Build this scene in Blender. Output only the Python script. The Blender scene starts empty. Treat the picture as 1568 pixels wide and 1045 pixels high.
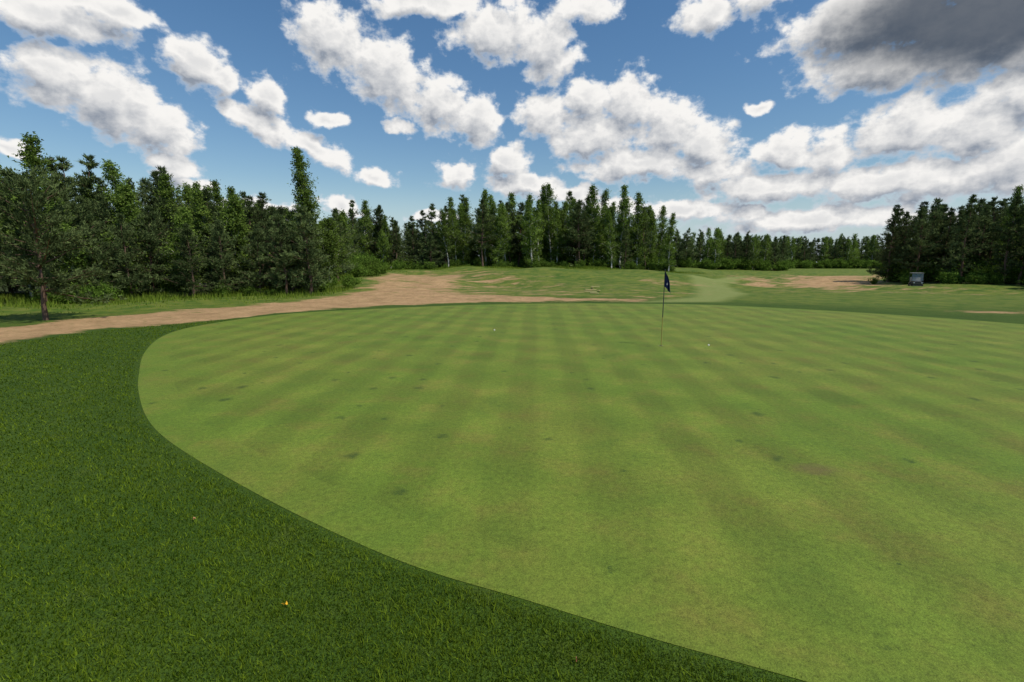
import bpy, math, random
import numpy as np
import bmesh
from mathutils import Vector

scene = bpy.context.scene
scene.view_settings.view_transform = 'Standard'
scene.view_settings.look = 'None'
scene.view_settings.exposure = 0
R = random.Random(7)

# ------------------------------------------------------------------ node helpers
def new_mat(name):
    m = bpy.data.materials.new(name); m.use_nodes = True
    nt = m.node_tree
    b = nt.nodes['Principled BSDF']
    b.inputs['Specular IOR Level'].default_value = 0.2
    b.inputs['Roughness'].default_value = 0.8
    return m, nt, b

class NB:
    def __init__(s, nt): s.nt = nt
    def n(s, t): return s.nt.nodes.new(t)
    def setin(s, sock, v):
        if isinstance(v, bpy.types.NodeSocket): s.nt.links.new(v, sock)
        elif v is not None: sock.default_value = v
    def math(s, op, a, b=None, c=None, clamp=False):
        n = s.n('ShaderNodeMath'); n.operation = op; n.use_clamp = clamp
        s.setin(n.inputs[0], a); s.setin(n.inputs[1], b); s.setin(n.inputs[2], c)
        return n.outputs[0]
    def vec(s, op, a, b=None, c=None):
        n = s.n('ShaderNodeVectorMath'); n.operation = op
        s.setin(n.inputs[0], a)
        if b is not None: s.setin(n.inputs[1], b)
        if c is not None: s.setin(n.inputs[2], c)
        return n.outputs['Value'] if op in ('LENGTH', 'DOT_PRODUCT', 'DISTANCE') else n.outputs['Vector']
    def noise(s, v, scale, detail=3, rough=0.55, col=False):
        n = s.n('ShaderNodeTexNoise'); s.setin(n.inputs['Vector'], v)
        n.inputs['Scale'].default_value = scale; n.inputs['Detail'].default_value = detail
        n.inputs['Roughness'].default_value = rough
        return n.outputs['Color' if col else 'Fac']
    def mix(s, f, a, b, blend='MIX'):
        n = s.n('ShaderNodeMix'); n.data_type = 'RGBA'; n.blend_type = blend
        s.setin(n.inputs[0], f); s.setin(n.inputs[6], a); s.setin(n.inputs[7], b)
        return n.outputs[2]
    def rng(s, v, a, b, c=0.0, d=1.0, smooth=True):
        n = s.n('ShaderNodeMapRange'); n.interpolation_type = 'SMOOTHSTEP' if smooth else 'LINEAR'
        s.setin(n.inputs[0], v)
        for i, x in enumerate((a, b, c, d)): s.setin(n.inputs[i+1], x)
        return n.outputs[0]
    def attr(s, name):
        n = s.n('ShaderNodeAttribute'); n.attribute_name = name
        return n.outputs['Fac']
    def obj(s):
        return s.n('ShaderNodeTexCoord').outputs['Object']
    def bump(s, h, strength, dist, bsdf):
        n = s.n('ShaderNodeBump'); n.inputs['Strength'].default_value = strength
        n.inputs['Distance'].default_value = dist
        s.setin(n.inputs['Height'], h)
        s.nt.links.new(n.outputs[0], bsdf.inputs['Normal'])

def C(r, g, b): return (r, g, b, 1.0)

# ------------------------------------------------------------------ mesh helpers
def mesh_np(name, V, F, mats=(), midx=None, attrs=None, smooth=False):
    me = bpy.data.meshes.new(name)
    V = np.asarray(V, dtype=np.float32); F = np.asarray(F, dtype=np.int32)
    k = F.shape[1]
    me.vertices.add(len(V)); me.vertices.foreach_set('co', V.ravel())
    me.loops.add(F.size); me.loops.foreach_set('vertex_index', F.ravel())
    me.polygons.add(len(F))
    me.polygons.foreach_set('loop_start', np.arange(0, F.size, k, dtype=np.int32))
    for m in mats: me.materials.append(m)
    if midx is not None: me.polygons.foreach_set('material_index', np.asarray(midx, dtype=np.int32))
    if smooth: me.polygons.foreach_set('use_smooth', np.ones(len(F), dtype=bool))
    me.update(calc_edges=True)
    if attrs:
        for an, av in attrs.items():
            a = me.attributes.new(an, 'FLOAT', 'POINT')
            a.data.foreach_set('value', np.asarray(av, dtype=np.float32))
    return me

def add_obj(name, data, loc=(0, 0, 0), parent=None):
    o = bpy.data.objects.new(name, data)
    o.location = loc
    scene.collection.objects.link(o)
    if parent: o.parent = parent
    return o

def pin(px, py, poly):
    inside = np.zeros(px.shape, bool); n = len(poly)
    for i in range(n):
        x1, y1 = poly[i]; x2, y2 = poly[(i+1) % n]
        c = ((y1 > py) != (y2 > py))
        with np.errstate(divide='ignore', invalid='ignore'):
            xi = (x2-x1)*(py-y1)/((y2-y1) if y2 != y1 else 1e-9)+x1
        inside ^= c & (px < xi)
    return inside

def sdf(px, py, poly):
    d = np.full(px.shape, 1e9); n = len(poly)
    for i in range(n):
        x1, y1 = poly[i]; x2, y2 = poly[(i+1) % n]
        ex, ey = x2-x1, y2-y1
        t = np.clip(((px-x1)*ex+(py-y1)*ey)/(ex*ex+ey*ey+1e-9), 0, 1)
        d = np.minimum(d, np.hypot(px-x1-t*ex, py-y1-t*ey))
    return np.where(pin(px, py, poly), -d, d)

def sstep(a, b, x):
    t = np.clip((x-a)/(b-a), 0, 1); return t*t*(3-2*t)

# ------------------------------------------------------------------ terrain
def height(x, y):
    x = np.asarray(x, float); y = np.asarray(y, float)
    a = x/np.maximum(y, 1.0)
    w = 1-sstep(0.2, 0.5, a)
    z = 0.023*np.clip(y-28, 0, 52)*w*(1-sstep(0.30, 0.45, -a)*0.8)
    z = z-0.75*sstep(30, 55, y)*sstep(.35, .6, a)*(1-sstep(100, 160, y))
    amp = sstep(31, 48, y)*(1-sstep(120, 200, y))
    z = z+amp*(0.22*np.sin(x*0.31+y*0.12)+0.20*np.sin(x*0.13-y*0.22+1.3)+0.11*np.sin(x*0.7+y*0.4))
    z = z+.55*np.exp(-((x-5)/13)**2-((y-58)/9)**2)
    amp2 = sstep(15, 24, -x)
    z = z+amp2*0.10*np.sin(x*0.6+1)*np.sin(y*0.5)
    return z

green_ctrl = [(-7.72, 9.76), (-9.53, 12.33), (-11.07, 15.16), (-11.57, 17.55), (-10.85, 20.8), (-8.9, 23.1), (-3.0, 26.3),
    (2.8, 27.6), (8.0, 27.3), (11.4, 26.4), (15.9, 22.8), (19.35, 18.1), (20.5, 13), (18.5, 8), (14, 4.2), (9.5, 2.2), (6, 1.35), (3.6, 1.45), (2.42, 1.98),
    (1.68, 2.33), (.92, 2.64), (.07, 3.02), (-.95, 3.49), (-2.5, 4.51), (-4.36, 5.92), (-5.5, 7.0), (-6.74, 8.47)]
def catmull(P, k=10):
    out = []; n = len(P)
    for i in range(n):
        p0, p1, p2, p3 = [np.array(P[(i+j-1) % n]) for j in range(4)]
        for s in range(k):
            t = s/k
            out.append(0.5*((2*p1)+(-p0+p2)*t+(2*p0-5*p1+4*p2-p3)*t*t+(-p0+3*p1-3*p2+p3)*t**3))
    return np.array(out)
G = catmull(green_ctrl)
for _ in range(4): G = (np.roll(G, 1, 0)+2*G+np.roll(G, -1, 0))/4
GP = [tuple(p) for p in G]

sand_polys = [
 [(-30, 5), (-14.7, 13.8), (-14.2, 16.5), (-12.4, 18.9), (-11, 21.3), (-9.3, 24), (-7.6, 25.3), (-6.5, 26.5), (-3, 27.9), (4, 29), (8, 29), (8, 29.8), (4, 31), (-2, 33), (-4, 36), (-5, 50), (-4, 66), (-16.5, 66), (-15, 50), (-11.7, 38), (-12.5, 31), (-14.1, 27), (-15.8, 24), (-17.7, 20.5), (-18.5, 16.8), (-32, 9)],
 [(63, 111), (84, 111), (46, 60), (34, 54), (38, 70)],
 [(32, 50), (39, 49), (34, 43), (28, 43)],
 [(38, 80), (43, 80), (33, 60), (28, 60)],
 [(21.8, 23.4), (26.5, 23.0), (26, 22.0), (20.6, 22.2)],
 [(16, 54), (20, 53), (19, 50), (15, 51)],
]
weak_polys = [[(-8, 30), (12, 30), (14, 35), (8, 44), (-2, 60), (4, 74), (-18, 76), (-16, 55)], [(22, 38), (44, 40), (60, 70), (80, 110), (50, 110), (26, 60)]]
fair_poly = [(24.6, 68), (32.4, 73), (46, 90), (34, 73), (24.5, 56), (18, 37), (12.3, 28.6), (7.6, 28.4), (12.0, 32), (15.8, 41)]

def axis(lo, hi, near_lo, near_hi, step, g=1.12):
    a = list(np.arange(near_lo, near_hi+step/2, step))
    s = step; v = near_lo; left = []
    while v > lo: s *= g; v -= s; left.append(v)
    s = step; v = a[-1]; right = []
    while v < hi: s *= g; v += s; right.append(v)
    return np.array(left[::-1]+a+right)
xs = axis(-2500, 2500, -28, 56, 0.25); ys = axis(-400, 3500, 2, 84, 0.25)
XX, YY = np.meshgrid(xs, ys)
px, py = XX.ravel(), YY.ravel()
pz = height(px, py)
nx, ny = len(xs), len(ys)
idx = np.arange(nx*ny).reshape(ny, nx)
F = np.stack([idx[:-1, :-1].ravel(), idx[:-1, 1:].ravel(), idx[1:, 1:].ravel(), idx[1:, :-1].ravel()], 1)
sand = np.zeros_like(px)
for P in weak_polys:
    sand = np.maximum(sand, .38*np.clip(0.5-sdf(px, py, P)/8, 0, 1))
for i, P in enumerate(sand_polys):
    wd = 1.4 if i in (0, 4) else 3.6
    near = np.clip(0.35+py/60.0, 0.5, 1.4)
    sand = np.maximum(sand, (.90 if i else 1-.20*sstep(28, 40, py))*np.clip(0.5-sdf(px, py, P)/(wd*near*2), 0, 1))
fair = np.clip(0.5-sdf(px, py, fair_poly)/1.0, 0, 1)
left_region = [(-30, 24), (-25, 29), (-20.5, 33.5), (-14.5, 36), (-17, 50), (-24, 73), (-31, 90), (-45, 112), (-80, 100), (-90, 60), (-75, 30), (-45, 20)]
mid_region = [(-31, 86), (28, 86), (30, 108), (-44, 112)]
far1_region = [(34, 146), (85, 152), (95, 172), (34, 168)]
far2_region = [(85, 196), (170, 192), (190, 226), (85, 226)]
right_region = [(56.5, 73), (58.5, 67.5), (64, 58), (67, 40), (70, 12), (92, 12), (108, 78), (64, 86)]
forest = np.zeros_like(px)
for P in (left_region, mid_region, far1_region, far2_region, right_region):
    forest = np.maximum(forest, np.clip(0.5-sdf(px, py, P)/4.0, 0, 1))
gd = sdf(px[:], py[:], GP[::3])
dry = sstep(1.0, 6.0, gd)*sstep(18, 30, py+np.clip(-px-10, 0, 20)*0.6)
sand *= np.where(py < 40, sstep(.25, .8, gd), 1)

mt, nt, b = new_mat('grass_and_sand'); N = NB(nt)
P = N.obj()
n1 = N.noise(P, 0.35, 3); n2 = N.noise(P, 2.2, 4, .6); n3 = N.noise(P, 45, 2, .75); n4 = N.noise(P, 0.9, 5, .65)
lush = N.mix(N.rng(n1, .35, .65), C(.044, .090, .006), C(.062, .110, .009))
lush = N.mix(N.rng(n2, .5, .75, 0, .5), lush, C(.09, .122, .015))
lush = N.mix(N.rng(n3, .32, .62, .75, 0), lush, C(.012, .030, .003))
dryc = N.mix(N.rng(n4, .35, .65), C(.048, .100, .008), C(.130, .160, .022))
dryc = N.mix(N.rng(n2, .52, .72, 0, .7), dryc, C(.19, .17, .05))
col = N.mix(N.attr('dry'), lush, dryc)
fw = N.mix(N.rng(n2, .3, .7), C(.16, .20, .05), C(.19, .22, .065))
col = N.mix(N.attr('fairway'), col, fw)
mp = N.n('ShaderNodeMapping'); nt.links.new(P, mp.inputs[0]); mp.inputs['Scale'].default_value = (0.40, 0.8, 1)
ns = N.noise(mp.outputs[0], 0.8, 6, .74)
sm = N.math('ADD', N.attr('sand'), N.math('MULTIPLY', N.math('SUBTRACT', ns, .5), 2.8))
sm = N.rng(sm, .36, .74)
sm = N.math('MULTIPLY', sm, N.rng(N.attr('sand'), .0, .14))
sandc = N.mix(N.rng(n4, .3, .7), C(.45, .285, .145), C(.30, .185, .092))
sandc = N.mix(N.rng(N.noise(P, 5, 4, .75), .47, .66, 0, .65), sandc, C(.15, .135, .045))
col = N.mix(sm, col, sandc)
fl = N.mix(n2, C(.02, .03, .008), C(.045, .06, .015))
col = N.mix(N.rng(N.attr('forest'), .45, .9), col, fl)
nt.links.new(col, b.inputs['Base Color'])
b.inputs['Roughness'].default_value = .9
N.bump(n3, .7, .04, b)
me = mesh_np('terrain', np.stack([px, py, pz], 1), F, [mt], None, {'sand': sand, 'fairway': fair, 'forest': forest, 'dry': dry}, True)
add_obj('terrain', me)

# ------------------------------------------------------------------ putting green
def green_mat(name, ring):
    m, nt, b = new_mat(name); N = NB(nt)
    P = N.obj()
    wob = N.vec('MULTIPLY', N.vec('SUBTRACT', N.noise(P, .35, 1, .5, True), (.5, .5, .5)), (.35, .35, 0))
    Pw = N.vec('ADD', P, wob)
    def stripes(ang, w, soft):
        d = N.vec('DOT_PRODUCT', Pw, (math.cos(ang), math.sin(ang), 0))
        return N.rng(N.math('SINE', N.math('MULTIPLY', d, math.pi/w)), -soft, soft)
    s1 = stripes(math.radians(-3), .54, .6)
    s2 = stripes(math.radians(60), .85, .7)
    s3 = stripes(math.radians(128), .85, .8)
    n1 = N.noise(P, .22, 3, .55); n2 = N.noise(P, 1.1, 5, .68); n3 = N.noise(P, 85, 2, .8); n5 = N.noise(P, 16, 4, .8)
    n6 = N.noise(P, .55, 3, .6)
    base = N.mix(N.rng(n1, .3, .7), C(.098, .155, .015), C(.130, .165, .021))
    base = N.mix(N.rng(n2, .45, .75, 0, .6), base, C(.170, .150, .030))
    base = N.mix(N.rng(n2, .5, .25, 0, .45), base, C(.058, .115, .012))
    # wear makes the stripe contrast come and go
    vis = N.rng(n6, .35, .65, .45, 1.15)
    a1, a2, a3 = (.20, .12, .05) if not ring else (.02, .05, .03)
    st = N.math('ADD', N.math('MULTIPLY', N.math('SUBTRACT', s1, .5), a1), N.math('MULTIPLY', N.math('SUBTRACT', s2, .5), a2))
    st = N.math('ADD', st, N.math('MULTIPLY', N.math('SUBTRACT', s3, .5), a3))
    st = N.math('MULTIPLY', st, vis)
    st = N.math('ADD', st, 1.0 if not ring else 1.04)
    grain = N.math('ADD', N.rng(n3, .25, .75, .60, 1.40, False), N.rng(n5, .3, .7, -.26, .26, False))
    fac = N.math('MULTIPLY', st, grain)
    n = N.n('ShaderNodeVectorMath'); n.operation = 'SCALE'
    nt.links.new(base, n.inputs[0]); nt.links.new(fac, n.inputs['Scale'])
    col = n.outputs[0]
    v = N.n('ShaderNodeTexVoronoi'); v.inputs['Scale'].default_value = 1.25; v.voronoi_dimensions = '2D'
    wv = N.vec('ADD', P, N.vec('MULTIPLY', N.vec('SUBTRACT', N.noise(P, 9, 3, .6, True), (.5, .5, .5)), (.26, .26, 0)))
    nt.links.new(wv, v.inputs['Vector'])
    sep = N.n('ShaderNodeSeparateColor'); nt.links.new(v.outputs['Color'], sep.inputs[0])
    sel = N.math('GREATER_THAN', sep.outputs[0], .55)
    rad = N.math('MULTIPLY', sep.outputs[1], .19)
    spot = N.math('MULTIPLY', N.math('SUBTRACT', 1.0, N.rng(v.outputs['Distance'], N.math('MULTIPLY', rad, .2), rad)), sel)
    spot = N.math('MULTIPLY', spot, N.rng(n5, .33, .58, .15, .8))
    col = N.mix(spot, col, C(.028, .056, .010))
    d = N.vec('LENGTH', N.vec('MULTIPLY', N.vec('SUBTRACT', wv, (3.42, 5.15, 0)), (2.6, 4.5, 0)))
    col = N.mix(N.rng(d, .1, 1.0, .5, 0), col, C(.12, .080, .04))
    nt.links.new(col, b.inputs['Base Color'])
    b.inputs['Roughness'].default_value = .75
    N.bump(n3, .6, .010, b)
    return m
gm = green_mat('green_turf', False); gr = green_mat('green_edge_turf', True)
tang = np.roll(G, -1, 0)-np.roll(G, 1, 0); tang /= np.linalg.norm(tang, axis=1)[:, None]
nrm = np.stack([tang[:, 1], -tang[:, 0]], 1)
cen = G.mean(0)
if ((cen-G)*nrm).sum() < 0: nrm = -nrm
n = len(G)
inner = G+nrm*0.55
me = bpy.data.meshes.new('putting_green')
verts = [(p[0], p[1], .004) for p in G]+[(p[0], p[1], .004) for p in inner]
faces = [(i, (i+1) % n, n+(i+1) % n, n+i) for i in range(n)]+[tuple(range(n, 2*n))]
me.from_pydata(verts, [], faces); me.materials.append(gm); me.materials.append(gr)
for i in range(n): me.polygons[i].material_index = 1
me.update()
bm = bmesh.new(); bm.from_mesh(me); bmesh.ops.recalc_face_normals(bm, faces=bm.faces)
bm.faces.ensure_lookup_table()
if bm.faces[0].normal.z < 0: bmesh.ops.reverse_faces(bm, faces=bm.faces)
bm.to_mesh(me); bm.free()
add_obj('putting_green', me)

# ------------------------------------------------------------------ grass blades
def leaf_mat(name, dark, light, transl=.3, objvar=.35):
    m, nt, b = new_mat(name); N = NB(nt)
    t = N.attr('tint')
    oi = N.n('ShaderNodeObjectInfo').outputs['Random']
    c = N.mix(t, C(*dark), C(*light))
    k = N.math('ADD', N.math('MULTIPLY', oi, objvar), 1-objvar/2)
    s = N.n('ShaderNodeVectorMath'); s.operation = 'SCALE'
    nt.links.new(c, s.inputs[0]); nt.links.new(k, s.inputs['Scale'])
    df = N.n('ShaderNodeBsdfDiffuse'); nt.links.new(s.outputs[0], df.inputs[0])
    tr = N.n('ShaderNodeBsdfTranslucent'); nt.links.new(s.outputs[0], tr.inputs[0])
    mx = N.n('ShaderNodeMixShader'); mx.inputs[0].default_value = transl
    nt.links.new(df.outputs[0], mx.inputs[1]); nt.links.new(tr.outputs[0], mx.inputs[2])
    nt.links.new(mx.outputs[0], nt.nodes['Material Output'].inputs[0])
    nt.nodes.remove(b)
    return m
def blades(name, X, Y, H, W, mat, seed, lean=.45, tint=None, sd=.25):
    r = np.random.default_rng(seed); n = len(X)
    Z = height(X, Y)
    a = r.uniform(0, 2*np.pi, n); sx, sy = np.cos(a)*W/2, np.sin(a)*W/2
    la = r.uniform(0, 2*np.pi, n); ll = np.abs(r.normal(0, lean, n))*H
    V = np.empty((n, 3, 3))
    V[:, 0] = np.stack([X-sx, Y-sy, Z-.002], 1); V[:, 1] = np.stack([X+sx, Y+sy, Z-.002], 1)
    V[:, 2] = np.stack([X+np.cos(la)*ll, Y+np.sin(la)*ll, Z+H], 1)
    F = np.arange(3*n).reshape(n, 3)
    t = np.clip(r.normal(.5, sd, n)+(0 if tint is None else tint), 0, 1.3)
    return mesh_np(name, V.reshape(-1, 3), F, [mat], None, {'tint': np.repeat(t, 3)})
r = np.random.default_rng(11)
nb_ = 500000
rad = 2.0*np.exp(r.uniform(0, 1, nb_)**.80*math.log(24/2.0)); th = r.uniform(-1.0, .70, nb_)
X = rad*np.sin(th); Y = rad*np.cos(th)
g2 = GP[::2]
k = (Y > 1.5)
X, Y = X[k], Y[k]
sd_ = sdf(X, Y, g2)
k = (sd_ > r.normal(.0, .028, len(X))) & (Y < 20)
k &= sdf(X, Y, sand_polys[0]) > .1
X, Y, sd_ = X[k], Y[k], sd_[k]
low = np.sin(X*2.1+Y*.7)*np.sin(Y*1.9-X*.8+2)*.08+np.sin(X*5.1+1)*np.sin(Y*4.3+X)*.07+np.sin(X*13+Y*3)*np.sin(Y*11-X*5)*.12+np.sin(X*31+Y*9)*np.sin(Y*27-X*12)*.14
dist = np.hypot(X, Y)
fm = leaf_mat('collar_blade', (.024, .056, .003), (.175, .255, .020), .35, 0)
bh = r.uniform(.008, .030, len(X))*(1+1.1*(low > .08)*r.uniform(0, 1, len(X)))*(.40+.60*sstep(0, .16, sd_))
me = blades('collar_grass', X, Y, bh, .0036+.0012*dist, fm, 5, .65, low-.05+.12*(1-sstep(0, .12, sd_)), .35)
add_obj('collar_grass', me)

gx = r.uniform(-62, 34, 330000); gy = r.uniform(15, 88, 330000)
fs = np.minimum(sdf(gx, gy, left_region), sdf(gx, gy, mid_region))
ssd = sdf(gx, gy, sand_polys[0])
gn = np.sin(gx*.9+np.sin(gy*.5)*2)*np.sin(gy*.7+1)*.5+.5+r.normal(0, .2, len(gx))
k = (fs < 8) & (fs > -7) & (ssd > .5+r.uniform(0, .8, len(gx))) & (gn > .35) & (sdf(gx, gy, GP[::6]) > 2)
k &= (r.uniform(0, 1, len(gx)) < np.clip(1-(fs-1)/6, .12, 1))
gx, gy, fs = gx[k], gy[k], fs[k]
gh = np.clip(.42-.05*np.clip(fs, 0, 6), .08, .5)*r.uniform(.5, 1.2, len(gx))
tm = leaf_mat('tall_grass_blade', (.06, .12, .012), (.26, .34, .05), .4, 0)
add_obj('tall_grass', blades('tall_grass', gx, gy, gh, .03+.0007*gy, tm, 6, .35))

# ------------------------------------------------------------------ trees
def bark(name, c1, c2, sc, white=False):
    m, nt, b = new_mat(name); N = NB(nt); P = N.obj()
    mp = N.n('ShaderNodeMapping'); nt.links.new(P, mp.inputs[0])
    mp.inputs['Scale'].default_value = (1, 1, 3.5) if white else (3, 3, .7)
    f = N.noise(mp.outputs[0], sc, 4, .65)
    c = N.mix(N.rng(f, .55, .62) if white else f, C(*c1), C(*c2))
    nt.links.new(c, b.inputs['Base Color']); N.bump(f, .6, .03, b); return m
pine_bark = bark('pine_bark', (.07, .05, .04), (.18, .11, .075), 6)
birch_bark = bark('birch_bark', (.62, .60, .55), (.05, .045, .04), 3, True)
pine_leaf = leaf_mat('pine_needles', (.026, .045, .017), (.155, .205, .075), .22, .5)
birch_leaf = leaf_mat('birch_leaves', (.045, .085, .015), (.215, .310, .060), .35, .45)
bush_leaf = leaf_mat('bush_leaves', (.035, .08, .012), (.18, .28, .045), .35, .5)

def tube(V, F, path, rad, ns):
    base = len(V)
    for i, p in enumerate(path):
        q = path[min(i+1, len(path)-1)]-path[max(i-1, 0)]
        q = q/(np.linalg.norm(q)+1e-9)
        u = np.cross(q, [0.3, 1, .1]); u /= np.linalg.norm(u); v = np.cross(q, u)
        for j in range(ns):
            a = 2*math.pi*j/ns
            V.append(p+(u*math.cos(a)+v*math.sin(a))*rad[i])
    for i in range(len(path)-1):
        for j in range(ns):
            a = base+i*ns+j; b2 = base+i*ns+(j+1) % ns; c = a+ns; d = b2+ns
            F.append((a, b2, d)); F.append((a, d, c))

def make_tree(kind, seed, H, cb, Rad, sparse=0.12, K=None, far=1.0, pexp=.85):
    rg = np.random.default_rng(seed)
    V, Fc = [], []
    pine = kind == 'pine'
    npt = 9
    wob = np.cumsum(rg.normal(0, .010*H, (npt, 2)), 0); wob -= wob[0]
    tp = [np.array([wob[i, 0], wob[i, 1], H*i/(npt-1)-(.15 if i == 0 else 0)]) for i in range(npt)]
    r0 = H*(.011 if pine else .009)+.02
    tr = [r0*(1.25 if i == 0 else 1)*(1-i/(npt-1))**.8+.008 for i in range(npt)]
    tube(V, Fc, tp, tr, 8)
    def trunk_at(t):
        f = t*(npt-1); i = min(int(f), npt-2); return tp[i]*(1-(f-i))+tp[i+1]*(f-i)
    cl, outw, ct = [], [], []
    step = (.30 if pine else .24)*(H/8)**.5*far
    nlev = int(H*(1-cb)/step)
    lobes = rg.uniform(0, 2*np.pi, 3)
    for l in range(nlev):
        t = cb+(1-cb)*(l+rg.uniform(0, .8))/nlev
        t = min(t, .985)
        tt = (t-cb)/(1-cb)
        if pine: prof = (1-tt)**pexp*min(1, .7+tt*2.4)
        else: prof = (math.sin(math.pi*min(1, (tt*.86+.14)))**.75)*(1-.40*tt)*1.12
        for bnum in range(rg.integers(4, 7) if pine else rg.integers(3, 6)):
            if rg.random() < sparse: continue
            az = rg.uniform(0, 2*np.pi)
            lob = 1+.24*math.sin(az*2+lobes[0]+tt*5)+.15*math.sin(az*3+lobes[1]-tt*9)
            L = Rad*prof*rg.uniform(.6, 1.15)*lob+.10
            el = math.radians((-4+50*tt+rg.normal(0, 9)) if pine else (28+38*tt+rg.normal(0, 10)))
            d = np.array([math.cos(az)*math.cos(el), math.sin(az)*math.cos(el), math.sin(el)])
            p0 = trunk_at(t)
            pts = [p0+d*L*s+np.array([0, 0, (.18 if pine else -.12)*L*s*s]) for s in (0, .5, 1)]
            tube(V, Fc, pts, [max(.008, .014*L+.008), .008*L+.006, .004], 3)
            m = int(L/(.17 if pine else .2)/far)+3
            s = rg.uniform(.22, 1.02, m)
            sp = .10*L+.05
            cc = p0+np.outer(s, d)*L+np.stack([0*s, 0*s, (.18 if pine else -.12)*L*s*s], 1)
            off = rg.normal(0, 1, (m, 3))*np.array([sp, sp, sp*(.5 if pine else .8)])*np.sqrt(s)[:, None]
            cl.append(cc+off); outw.append(np.repeat(d[None], m, 0))
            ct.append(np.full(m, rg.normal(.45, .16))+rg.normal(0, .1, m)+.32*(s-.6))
    cl = np.concatenate(cl); outw = np.concatenate(outw); ct = np.concatenate(ct)
    K = K or (9 if pine else 11)
    c = np.repeat(cl, K, 0); o = np.repeat(outw, K, 0); n = len(c)
    if pine:
        c = c+rg.normal(0, .055*far, (n, 3))
        dd = rg.normal(0, .55, (n, 3))+o*.7+np.array([0, 0, .45]); ln = far*rg.uniform(.13, .27, n)*(H/8)**.35; wd = far*rg.uniform(.020, .042, n)*(H/8)**.4
    else:
        c = c+rg.normal(0, .14*far, (n, 3))
        dd = rg.normal(0, 1, (n, 3))+o*.3+np.array([0, 0, -.3]); ln = far*rg.uniform(.10, .20, n); wd = far*rg.uniform(.038, .07, n)
    dd /= np.linalg.norm(dd, axis=1)[:, None]
    sd = np.cross(dd, rg.normal(0, 1, (n, 3))); sd /= np.linalg.norm(sd, axis=1)[:, None]
    LV = np.empty((n, 3, 3))
    LV[:, 0] = c-sd*wd[:, None]; LV[:, 1] = c+sd*wd[:, None]; LV[:, 2] = c+dd*ln[:, None]
    nb = len(V)
    AV = np.concatenate([np.array(V), LV.reshape(-1, 3)])
    AF = np.concatenate([np.array(Fc), nb+np.arange(3*n).reshape(n, 3)])
    mi = np.concatenate([np.zeros(len(Fc)), np.ones(n)])
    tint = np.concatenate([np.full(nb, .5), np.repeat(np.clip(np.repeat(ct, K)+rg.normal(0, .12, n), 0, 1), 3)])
    return mesh_np(kind+'_mesh', AV, AF, [pine_bark if pine else birch_bark, pine_leaf if pine else birch_leaf], mi, {'tint': tint})

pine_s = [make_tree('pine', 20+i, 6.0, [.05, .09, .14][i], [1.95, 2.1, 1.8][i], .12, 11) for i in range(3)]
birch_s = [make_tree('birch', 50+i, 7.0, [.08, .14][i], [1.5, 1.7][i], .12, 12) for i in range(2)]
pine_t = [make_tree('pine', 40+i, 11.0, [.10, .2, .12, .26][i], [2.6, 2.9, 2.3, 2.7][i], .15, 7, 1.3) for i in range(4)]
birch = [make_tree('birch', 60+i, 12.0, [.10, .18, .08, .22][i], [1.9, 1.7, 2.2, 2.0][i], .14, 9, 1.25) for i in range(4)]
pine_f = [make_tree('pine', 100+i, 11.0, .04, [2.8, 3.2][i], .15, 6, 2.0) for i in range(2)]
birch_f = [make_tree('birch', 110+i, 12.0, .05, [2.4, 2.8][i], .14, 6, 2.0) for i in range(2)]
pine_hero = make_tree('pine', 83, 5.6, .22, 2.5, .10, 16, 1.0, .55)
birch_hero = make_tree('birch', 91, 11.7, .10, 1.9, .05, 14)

def make_bush(seed):
    rg = np.random.default_rng(seed)
    V, Fc = [], []
    cl, o = [], []
    for i in range(16):
        az = rg.uniform(0, 6.28); el = rg.uniform(.5, 1.5); L = rg.uniform(.6, 1.3)
        d = np.array([math.cos(az)*math.cos(el), math.sin(az)*math.cos(el), math.sin(el)])
        tube(V, Fc, [np.zeros(3), d*L*.6, d*L], [.015, .01, .004], 3)
        m = 13; s = rg.uniform(.25, 1.05, m)
        cl.append(np.outer(s, d)*L+rg.normal(0, .14, (m, 3))); o.append(rg.normal(.5, .15, m))
    cl = np.concatenate(cl); ct = np.concatenate(o); cl[:, 2] = np.abs(cl[:, 2]); K = 11
    c = np.repeat(cl, K, 0); n = len(c); c = c+rg.normal(0, .09, (n, 3))
    dd = rg.normal(0, 1, (n, 3)); dd /= np.linalg.norm(dd, axis=1)[:, None]
    sd = np.cross(dd, rg.normal(0, 1, (n, 3))); sd /= np.linalg.norm(sd, axis=1)[:, None]
    LV = np.stack([c-sd*.04, c+sd*.04, c+dd*rg.uniform(.08, .16, n)[:, None]], 1)
    nb = len(V)
    return mesh_np('bush_mesh', np.concatenate([np.array(V), LV.reshape(-1, 3)]), np.concatenate([np.array(Fc), nb+np.arange(3*n).reshape(n, 3)]),
        [pine_bark, bush_leaf], np.concatenate([np.zeros(len(Fc)), np.ones(n)]),
        {'tint': np.concatenate([np.full(nb, .5), np.repeat(np.clip(np.repeat(ct, K)+rg.normal(0, .12, n), 0, 1), 3)])})
bushes = [make_bush(i+5) for i in range(3)]

def put(mesh, name, x, y, h, h0, parent=None, wide=1.0):
    o = add_obj(name, mesh, (x, y, float(height(x, y))-.02), parent)
    s = h/h0; o.scale = (s*wide, s*wide, s)
    o.rotation_euler = (R.gauss(0, .02), R.gauss(0, .02), R.uniform(0, 6.283))
    return o

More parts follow.
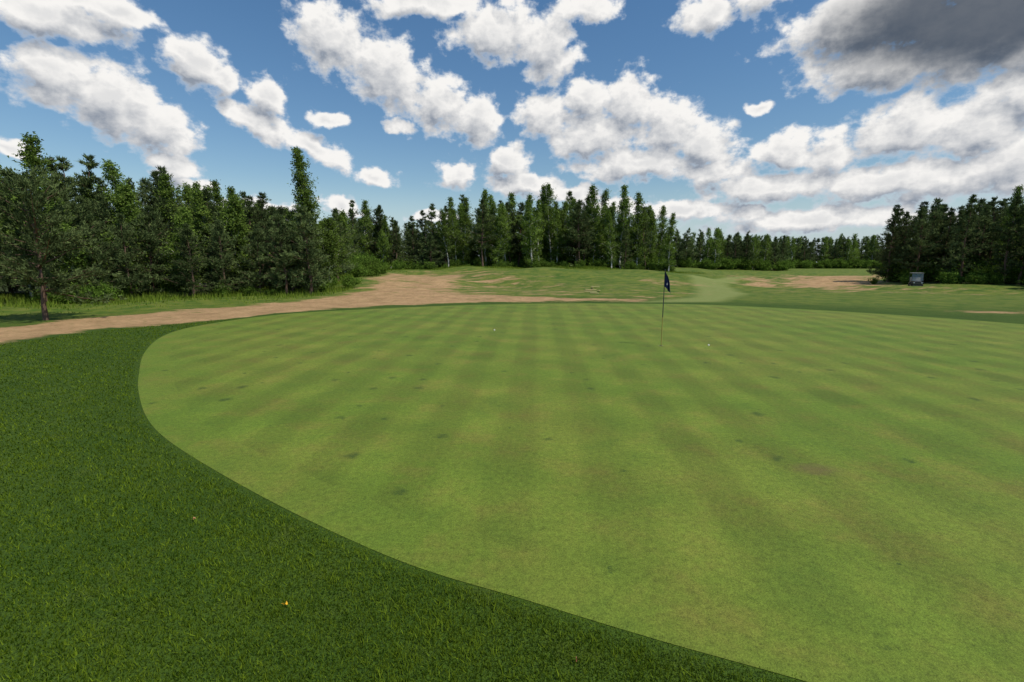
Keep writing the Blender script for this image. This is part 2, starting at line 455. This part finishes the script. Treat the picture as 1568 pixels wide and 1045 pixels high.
put(pine_hero, 'pine_tree', -19.0, 19.6, 5.5, 5.6)
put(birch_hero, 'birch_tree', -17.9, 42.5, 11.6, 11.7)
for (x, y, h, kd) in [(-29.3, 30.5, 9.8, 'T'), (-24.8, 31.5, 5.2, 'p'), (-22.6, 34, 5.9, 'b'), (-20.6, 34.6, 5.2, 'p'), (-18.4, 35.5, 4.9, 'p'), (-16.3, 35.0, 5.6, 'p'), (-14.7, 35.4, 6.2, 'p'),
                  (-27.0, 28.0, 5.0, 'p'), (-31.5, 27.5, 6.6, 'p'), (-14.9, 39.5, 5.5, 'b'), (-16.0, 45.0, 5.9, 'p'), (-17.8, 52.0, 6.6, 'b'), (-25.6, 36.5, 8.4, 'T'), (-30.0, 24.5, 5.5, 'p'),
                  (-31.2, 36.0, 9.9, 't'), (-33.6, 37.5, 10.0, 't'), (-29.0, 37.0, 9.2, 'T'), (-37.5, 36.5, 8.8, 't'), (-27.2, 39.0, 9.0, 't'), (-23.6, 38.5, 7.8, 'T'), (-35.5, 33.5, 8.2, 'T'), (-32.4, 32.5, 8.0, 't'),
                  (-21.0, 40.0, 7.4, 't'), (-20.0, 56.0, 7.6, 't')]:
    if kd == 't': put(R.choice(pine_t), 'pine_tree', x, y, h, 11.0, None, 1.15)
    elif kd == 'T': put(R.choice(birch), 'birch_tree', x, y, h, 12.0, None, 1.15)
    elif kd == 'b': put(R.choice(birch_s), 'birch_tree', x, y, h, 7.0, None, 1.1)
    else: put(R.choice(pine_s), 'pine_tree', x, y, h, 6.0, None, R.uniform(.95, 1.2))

def fill(parent_name, poly, sp, hfun, bfrac, far=False):
    par = add_obj(parent_name, None)
    xsn = [p[0] for p in poly]; ysn = [p[1] for p in poly]
    y = min(ysn)
    while y < max(ysn):
        x = min(xsn)
        while x < max(xsn):
            jx, jy = x+R.uniform(-.45, .45)*sp, y+R.uniform(-.45, .45)*sp
            if pin(np.array([jx]), np.array([jy]), poly)[0]:
                d = -float(sdf(np.array([jx]), np.array([jy]), poly)[0])
                h, lim = hfun(jx, jy, d)
                if d < lim:
                    wd = R.uniform(.9, 1.2)
                    if R.random() < bfrac(jx, jy):
                        if h < 7.3 and not far: put(R.choice(birch_s), 'birch', jx, jy, h*1.06, 7.0, par, wd)
                        else: put(R.choice(birch_f if far else birch), 'birch', jx, jy, h*1.05, 12.0, par, wd)
                    elif h < 7.3 and not far: put(R.choice(pine_s), 'pine', jx, jy, h, 6.0, par, wd)
                    else: put(R.choice(pine_f if far else pine_t), 'pine', jx, jy, h*1.03, 11.0, par, wd)
            x += sp
        y += sp
    return par
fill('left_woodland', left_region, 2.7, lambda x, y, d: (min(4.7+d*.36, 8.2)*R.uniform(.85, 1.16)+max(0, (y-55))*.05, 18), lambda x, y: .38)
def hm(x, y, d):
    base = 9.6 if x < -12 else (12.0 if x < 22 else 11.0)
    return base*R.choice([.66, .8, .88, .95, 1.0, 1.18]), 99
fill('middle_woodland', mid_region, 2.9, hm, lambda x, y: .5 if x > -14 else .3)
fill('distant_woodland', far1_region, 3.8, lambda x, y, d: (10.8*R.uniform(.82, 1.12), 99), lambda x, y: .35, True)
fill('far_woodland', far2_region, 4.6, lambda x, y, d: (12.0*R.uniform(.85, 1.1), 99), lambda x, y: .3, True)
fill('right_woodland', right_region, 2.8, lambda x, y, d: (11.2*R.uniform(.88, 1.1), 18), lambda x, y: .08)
und = add_obj('undergrowth', None)
def edge_b(poly, segs, sp, h0, h1):
    for i in segs:
        (x1, y1), (x2, y2) = poly[i], poly[(i+1) % len(poly)]
        L = math.hypot(x2-x1, y2-y1); m = int(L/sp)
        for j in range(m):
            t = (j+R.random())/m
            x = x1+(x2-x1)*t+R.gauss(0, 1.0); y = y1+(y2-y1)*t+R.gauss(0, 1.2)+.8
            h = R.uniform(h0, h1)
            put(R.choice(bushes), 'bush', x, y, h, 1.2, und, R.uniform(.8, 1.4))
edge_b(left_region, [0, 1, 2, 3, 4, 5], 1.4, .4, 1.2)
edge_b([(-28, 34), (-20, 40), (-18, 60), (-30, 92)], [0, 1, 2], .9, 1.0, 2.2)
edge_b(mid_region, [0], 1.2, .7, 1.8)
edge_b([(-31, 93), (28, 93)], [0], 1.4, 2, 3.4)
edge_b(right_region, [0, 1, 2], 1.4, .7, 1.8)
edge_b([(60, 76), (64, 66), (69, 56), (72, 40)], [0, 1, 2], 1.0, 2, 3.6)
edge_b(far1_region, [0], 1.6, 2, 3.5)
edge_b(far2_region, [0], 1.8, 2.5, 4)

# ------------------------------------------------------------------ flag, cup, balls
def simple(name, c, rough=.5, metal=0.0, nz=.06):
    m, nt, b = new_mat(name); N = NB(nt)
    f = N.noise(N.obj(), 25, 3)
    c2 = tuple(min(1, x*(1+nz*3)) for x in c); c1 = tuple(x*(1-nz*3) for x in c)
    nt.links.new(N.mix(f, C(*c1), C(*c2)), b.inputs['Base Color'])
    b.inputs['Roughness'].default_value = rough; b.inputs['Metallic'].default_value = metal
    b.inputs['Specular IOR Level'].default_value = .5
    return m
FX, FY = 4.17, 13.33
flag = add_obj('golf_flag', None, (FX, FY, .006))
V, Fc = [], []
zz = [-.02, .4, .8, 1.2, 1.21, 1.6, 2.08, 2.1, 2.12]
tube(V, Fc, [np.array([0.004*z, 0, z]) for z in zz], [.0125, .0125, .012, .012, .012, .011, .0105, .014, .008], 10)
pm = simple('pole_fibreglass', (.30, .25, .06), .45)
pm2 = simple('pole_dark', (.03, .03, .035), .4)
me = mesh_np('pole', np.array(V), np.array(Fc), [pm, pm2], None, None, True)
for p in me.polygons:
    if p.center.z > .9: p.material_index = 1
add_obj('pole', me, (0, 0, 0), flag)
fmn, nt, b = new_mat('flag_cloth'); N = NB(nt)
uvn = N.obj()
b.inputs['Roughness'].default_value = .8
d = N.vec('LENGTH', N.vec('MULTIPLY', N.vec('SUBTRACT', uvn, (.085, 0, 1.72)), (1.5, 0, 1)))
emb = N.math('MULTIPLY', N.rng(d, .035, .042, 1, 0), N.rng(N.noise(uvn, 40, 2), .45, .5))
nt.links.new(N.mix(emb, C(.012, .022, .085), C(.6, .6, .62)), b.inputs['Base Color'])
nu, nv = 26, 26
V = []
for j in range(nv+1):
    v = j/nv
    for i in range(nu+1):
        u = i/nu
        z = 2.07-.42*v-u*(.10+.14*v+.03*math.sin(v*4))
        x = .010+u*(.05+.20*v**.8)*(1-.25*u*v)+.01*math.sin(v*6)*u
        yy = .045*math.sin(u*11+v*2.2)*min(1, u*3)*(.5+.6*v)
        V.append((x, yy, z))
Fc = [(j*(nu+1)+i, j*(nu+1)+i+1, (j+1)*(nu+1)+i+1, (j+1)*(nu+1)+i) for j in range(nv) for i in range(nu)]
add_obj('cloth', mesh_np('cloth', V, Fc, [fmn], None, None, True), (0, 0, 0), flag)
hm_ = simple('hole_shade_paint', (.01, .012, .008), .9); wl = simple('cup_liner', (.7, .7, .68), .4)  # cup is a flat disc; the shade inside it is painted near-black
V, Fc, M = [], [], []
for k2, (rr, z2) in enumerate([(.0, .004), (.050, .004), (.054, .0045), (.057, .003)]):
    for i in range(28): V.append((rr*math.cos(i*6.2832/28), rr*math.sin(i*6.2832/28), z2))
for k2 in range(3):
    for i in range(28):
        a = k2*28+i; b2 = k2*28+(i+1) % 28; Fc.append((a, a+28, b2+28, b2)); M.append(1 if k2 == 1 else 0)
add_obj('hole', mesh_np('hole', V, Fc, [hm_, wl], M), (0, 0, 0), flag)

bmt = simple('ball_white', (.8, .8, .79), .25, 0, .01)
def ball():
    bm = bmesh.new(); bmesh.ops.create_icosphere(bm, subdivisions=5, radius=.0225)
    dm = []
    for i in range(180):
        ph = math.acos(1-2*(i+.5)/180); th = math.pi*(1+5**.5)*i
        dm.append((math.cos(th)*math.sin(ph), math.sin(th)*math.sin(ph), math.cos(ph)))
    D = np.array(dm)
    for v in bm.verts:
        nn = np.array(v.co.normalized()); m = math.acos(min(1, float((D@nn).max())))
        if m < .10: v.co *= 1-.035*(1-(m/.10)**2)
    me = bpy.data.meshes.new('golf_ball'); bm.to_mesh(me); bm.free(); me.materials.append(bmt)
    for p in me.polygons: p.use_smooth = True
    return me
bme = ball()
for (x, y) in [(-.60, 16.4), (5.50, 13.33)]:
    o = add_obj('golf_ball', bme, (x, y, .0265))

def leaf_obj(name, x, y, s, c):
    m = simple(name+'_mat', c, .6)
    V = []; k = 14
    for i in range(k):
        a = i*6.2832/k; rr = s*(1+.18*math.sin(3*a))
        V.append((rr*math.cos(a), .62*rr*math.sin(a), .012*math.sin(2*a)+.004))
    V.append((0, 0, 0)); V.append((s*1.6, .004, .012)); V.append((s*1.6, -.004, .012))
    me = bpy.data.meshes.new(name); me.from_pydata(V, [], [(i, (i+1) % k, k) for i in range(k)]+[(0, k+1, k+2)]); me.materials.append(m)
    o = add_obj(name, me, (x, y, .026)); o.rotation_euler = (.3, .2, R.uniform(0, 6)); return o
leaf_obj('dandelion_flower', -1.53, 2.94, .014, (.75, .42, .02))
leaf_obj('fallen_leaf', -2.86, 4.04, .013, (.40, .20, .08))
leaf_obj('fallen_leaf', .375, 2.47, .009, (.22, .07, .03))

# ------------------------------------------------------------------ plank pieces on the mound
wood = simple('pale_wood', (.42, .36, .16), .7)
pl = add_obj('wooden_planks', None, (6.2, 35.5, float(height(6.2, 35.5))))
def box(name, size, loc, mat, parent, bev=.02, rot=(0, 0, 0), seg=2):
    bm = bmesh.new(); bmesh.ops.create_cube(bm, size=1)
    for v in bm.verts: v.co = Vector((v.co.x*size[0], v.co.y*size[1], v.co.z*size[2]))
    if bev: bmesh.ops.bevel(bm, geom=bm.edges[:], offset=min(bev, min(size)*.45), segments=seg, affect='EDGES')
    me = bpy.data.meshes.new(name); bm.to_mesh(me); bm.free(); me.materials.append(mat)
    o = add_obj(name, me, loc, parent); o.rotation_euler = rot; return o
for i, (a, bb, l, rz) in enumerate([(-.45, 0, .9, .1), (.25, .5, .8, 1.3), (-.2, 1.5, .9, .2), (.1, 2.6, 1.0, 1.5), (.5, 3.6, .7, .1), (-.4, -1.3, .6, .1)]):
    zz_ = float(height(6.2+a, 35.5+bb))-float(height(6.2, 35.5))
    box('plank_%d' % (i+1), (l, .14, .05), (a, bb, .05+zz_), wood, pl, .008, (.05, .05, rz))

# ------------------------------------------------------------------ golf cart
cx, cy = 50.6, 61.0
cart = add_obj('golf_cart', None, (cx, cy, float(height(cx, cy))))
cart.rotation_euler = (0, 0, math.radians(-30))
body = simple('cart_body', (.05, .055, .06), .25); roofm = simple('cart_roof', (.30, .30, .29), .4)
seatm = simple('cart_seat', (.45, .42, .36), .6); tyre = simple('tyre', (.02, .02, .02), .9); hub = simple('hub', (.5, .5, .5), .3, .8)
metal = simple('cart_frame', (.08, .08, .08), .4, .5); bagm = simple('bag_blue', (.08, .12, .3), .6); lampm = simple('headlamp_glass', (.7, .7, .7), .1)
gl, nt, b = new_mat('windshield'); b.inputs['Base Color'].default_value = C(.25, .29, .32); b.inputs['Roughness'].default_value = .08; b.inputs['Alpha'].default_value = .35; b.inputs['Specular IOR Level'].default_value = .8
box('floor', (1.16, 2.2, .12), (0, 0, .34), body, cart, .04)
box('front_cowl', (1.12, .55, .48), (0, -1.02, .60), body, cart, .16, (math.radians(14), 0, 0), 4)
box('front_bumper', (1.0, .14, .16), (0, -1.33, .36), metal, cart, .05)
box('rear_body', (1.14, .8, .40), (0, .75, .58), body, cart, .12, (0, 0, 0), 4)
box('seat', (1.05, .5, .14), (0, .35, .84), seatm, cart, .06)
box('backrest', (1.05, .12, .42), (0, .64, 1.10), seatm, cart, .05, (math.radians(-10), 0, 0))
box('roof', (1.2, 1.75, .08), (0, .05, 1.84), roofm, cart, .04)
box('windshield', (1.04, .015, .92), (0, -.80, 1.33), gl, cart, 0, (math.radians(-8), 0, 0))
for i, (sx, sy, rx) in enumerate([(-.54, -.80, -8), (.54, -.80, -8), (-.54, .82, 4), (.54, .82, 4)]):
    box('post_%d' % (i+1), (.04, .04, 1.06), (sx, sy, 1.30), metal, cart, .01, (math.radians(rx), 0, 0))
for i, sx in enumerate((-.38, .38)): box('headlamp_%d' % (i+1), (.18, .05, .1), (sx, -1.30, .66), lampm, cart, .02)
for i, (sx, sy) in enumerate([(-.5, -.85), (.5, -.85), (-.5, .8), (.5, .8)]):
    V, Fc = [], []
    prof = [(-.09, .06), (-.09, .13), (-.10, .15), (-.09, .22), (-.05, .235), (.05, .235), (.09, .22), (.10, .15), (.09, .13), (.09, .06)]
    for (xo, rr) in prof:
        for k2 in range(24): V.append((xo, rr*math.cos(k2*.2618), rr*math.sin(k2*.2618)))
    M = []
    for q in range(len(prof)-1):
        for k2 in range(24):
            Fc.append((q*24+k2, q*24+(k2+1) % 24, (q+1)*24+(k2+1) % 24, (q+1)*24+k2)); M.append(1 if q in (0, 8) else 0)
    add_obj('wheel_%d' % (i+1), mesh_np('wheel', V, Fc, [tyre, hub], M, None, True), (sx, sy, .235), cart)
V, Fc = [], []
tube(V, Fc, [np.array([.17*math.cos(t*.3), .17*math.sin(t*.3), 0]) for t in range(22)], [.014]*22, 6)
o = add_obj('steering_wheel', mesh_np('steering_wheel', np.array(V), np.array(Fc), [metal]), (-.28, -.40, 1.08), cart); o.rotation_euler = (math.radians(50), 0, 0)
for i, sx in enumerate((-.25, .25)):
    V, Fc = [], []
    tube(V, Fc, [np.array([0, .06*z, z]) for z in (0, .3, .75, .82)], [.12, .14, .14, .11], 12)
    add_obj('golf_bag_%d' % (i+1), mesh_np('bag', np.array(V), np.array(Fc), [bagm], None, None, True), (sx, 1.2, .5), cart)

# ------------------------------------------------------------------ sun + sky
el = math.radians(57); hx, hy = .862, -.507
s = Vector((hx*math.cos(el), hy*math.cos(el), math.sin(el)))
sl = bpy.data.lights.new('sun', 'SUN'); sl.energy = 4.2; sl.angle = math.radians(.6); sl.color = (1, .94, .82)
so = add_obj('sun', sl, (0, 0, 50)); so.rotation_euler = s.to_track_quat('Z', 'Y').to_euler()

w = bpy.data.worlds.new('World'); scene.world = w; w.use_nodes = True
try: w.cycles.sampling_method = 'NONE'
except Exception as e: print(e)
nt = w.node_tree; nt.nodes.clear(); N = NB(nt)
sky = N.n('ShaderNodeTexSky'); sky.sky_type = 'NISHITA'; sky.sun_disc = False
sky.sun_elevation = el; sky.sun_rotation = math.atan2(hx, hy); sky.air_density = 1.2; sky.dust_density = .3; sky.ozone_density = 2.4
hs = N.n('ShaderNodeHueSaturation'); hs.inputs['Saturation'].default_value = 1.22; nt.links.new(sky.outputs[0], hs.inputs['Color'])
bg1 = N.n('ShaderNodeBackground'); bg1.inputs[1].default_value = .100
gen = N.n('ShaderNodeTexCoord').outputs['Generated']
sp = N.n('ShaderNodeSeparateXYZ'); nt.links.new(gen, sp.inputs[0])
az = N.math('MULTIPLY', N.math('ARCTAN2', sp.outputs[0], sp.outputs[1]), 57.29578)
ele = N.math('MULTIPLY', N.math('ARCSINE', sp.outputs[2]), 57.29578)
hz = N.mix(N.rng(ele, 0, 9, .75, 0), hs.outputs[0], C(4.6, 5.9, 7.2))
nt.links.new(hz, bg1.inputs[0])
cb = N.n('ShaderNodeCombineXYZ'); nt.links.new(az, cb.inputs[0]); nt.links.new(ele, cb.inputs[1])
P0 = cb.outputs[0]
# cumulus field: azimuth, elevation, half-width, half-height (degrees), tilt group
clouds = [(-41.0, 14.8, 3.6, 2.7, 0), (-37.6, 13.9, 4.0, 3.3, 0), (-34.6, 11.9, 3.0, 2.6, 0), (-41, 19.0, 5.0, 1.6, 0), (-37, 20.6, 3.5, 1.3, 0), (-31.3, 18.2, 2.6, 2.4, 0), (-29.0, 16.9, 2, 1.6, 0), (-25.6, 16.0, 2.2, 2.0, 1),
 (-27.0, 13.6, 3.2, 1.3, 1), (-21.6, 12.0, 4.2, 1.4, 1), (-19.6, 14.6, 2.2, .8, 0), (-19.0, 21.6, 4.2, 3.0, 1), (-13.4, 19.3, 4.8, 3.4, 1), (-8.2, 16.8, 4.2, 3.0, 1), (-3.8, 15.2, 3.0, 2.8, 0),
 (-2.0, 23.5, 5.2, 2.8, 0), (-9, 25.4, 7, 1.3, 0), (3.8, 22.0, 3.6, 3.2, 1), (8, 25.2, 4, 1.4, 0), (3.6, 15.8, 3.2, 2.5, 0), (8.4, 17.2, 3.0, 2.4, 0), (12.8, 16.6, 3.4, 2.9, 0), (17.0, 14.0, 3.6, 3.2, 0), (20.8, 12.0, 3.6, 2.6, 0),
 (9.0, 13.6, 6.0, 2.4, 0), (14.2, 10.6, 8, 1.9, 0), (22.5, 9.3, 4, 1.3, 0), (-6.4, 9.6, 2.6, 1.5, 0), (-.5, 11.0, 2.8, 2.0, 0), (1.5, 8.8, 4.5, 1.4, 0), (7, 7.6, 4, 1.1, 0), (28.4, 10.8, 3.0, 2.0, 0), (32.4, 10.3, 3.2, 2.2, 0), (27.5, 7.6, 8, 1.5, 0),
 (37.6, 11.6, 4, 2.8, 0), (42.4, 10.8, 4, 2.8, 0), (38.2, 7.2, 9, 1.9, 0), (45, 8.0, 4, 2.6, 0), (34, 20.6, 8.0, 2.8, 0), (42.5, 17.8, 7.5, 4.2, 0), (35.0, 16.9, 6.0, 2.1, 0), (20.5, 23.6, 3.5, 1.6, 0), (25, 24.6, 4, 1.3, 0),
 (45, 13.2, 3.2, 2.4, 0), (-33.6, 8.9, 2.4, 1.1, 0), (-32.4, 7.4, 2.8, .7, 0), (-44.9, 8.9, 1.8, .7, 0), (-15.2, 9.2, 2.6, 1.0, 0), (19.0, 5.6, 6, 1.2, 0), (25.7, 5.0, 2.2, 1.1, 0),
 (11.5, 6.2, 5, .9, 0), (-28.0, 5.4, 5, 1.0, 0), (-19, 6.1, 2.6, 1.1, 1), (-9, 5.3, 3.5, .7, 0), (-12.2, 14.3, 1.8, .8, 0), (26.0, 14.9, 1.6, .7, 0), (32, 4.2, 12, 1.3, 0),
 (75, 16, 16, 6, 0), (120, 25, 18, 7, 0), (-75, 18, 12, 4, 0), (-120, 22, 20, 6, 0), (10, 45, 20, 6, 0), (-70, 50, 22, 7, 0)]
tilt = math.radians(-24); ct_, st_ = math.cos(tilt), math.sin(tilt)
def field(P):
    wz = N.vec('MULTIPLY', N.vec('SUBTRACT', N.noise(P, .42, 3, .5, True), (.5, .5, .5)), (3.0, 2.0, 0))
    Q = N.vec('ADD', P, wz)
    cr = N.n('ShaderNodeCombineXYZ')
    nt.links.new(N.vec('DOT_PRODUCT', Q, (ct_, st_, 0)), cr.inputs[0]); nt.links.new(N.vec('DOT_PRODUCT', Q, (-st_, ct_, 0)), cr.inputs[1])
    Qr = cr.outputs[0]
    cur = None
    for (a, e, ra, re, g) in clouds:
        if g: a, e = a*ct_+e*st_, -a*st_+e*ct_
        L = N.vec('LENGTH', N.vec('MULTIPLY_ADD', Qr if g else Q, (1/ra, 1/re, 0), (-a/ra, -e/re, 0)))
        cur = L if cur is None else N.math('SMOOTH_MIN', cur, L, .16)
    pm = N.vec('MULTIPLY', P, (1, 1.3, 1))
    f1 = N.math('MULTIPLY', N.math('SUBTRACT', N.noise(pm, .46, 7, .58), .5), 1.9)
    return N.math('ADD', N.math('SUBTRACT', 1.10, cur), f1)
f1 = field(P0); f2 = field(N.vec('ADD', P0, (.6, 1.6, 0)))
mask = N.rng(f1, -.06, .38)
sh = N.rng(N.math('SUBTRACT', f1, f2), -.70, .50, 0, 1, False)
core = N.rng(f1, .55, 1.25, 0, .28)
sh = N.math('SUBTRACT', sh, core, None, True)
cc = N.mix(sh, C(.30, .345, .42), C(1.04, 1.02, .99))
thin = N.rng(f1, .0, .45)
cc = N.mix(thin, C(.70, .77, .86), cc)
dk = N.vec('LENGTH', N.vec('MULTIPLY_ADD', P0, (1/16, 1/7.0, 0), (-43/16, -20.5/7.0, 0)))
dkf = N.rng(N.math('ADD', dk, N.math('MULTIPLY', N.math('SUBTRACT', f2, .5), -.15)), .40, 1.08, .92, 0)
cc = N.mix(dkf, cc, C(.070, .095, .135))
bg2 = N.n('ShaderNodeBackground'); nt.links.new(cc, bg2.inputs[0]); bg2.inputs[1].default_value = .90
mx = N.n('ShaderNodeMixShader'); nt.links.new(N.math('MULTIPLY', mask, N.rng(ele, -1, 1)), mx.inputs[0])
nt.links.new(bg1.outputs[0], mx.inputs[1]); nt.links.new(bg2.outputs[0], mx.inputs[2])
out = N.n('ShaderNodeOutputWorld'); nt.links.new(mx.outputs[0], out.inputs[0])

# ------------------------------------------------------------------ camera
cam = bpy.data.cameras.new('camera'); cam.lens = 17.0; cam.sensor_width = 36; cam.clip_end = 6000; cam.clip_start = .05
co = add_obj('camera', cam, (0, 0, 2.3)); co.rotation_euler = (math.radians(90-9.2), 0, 0)
scene.camera = co
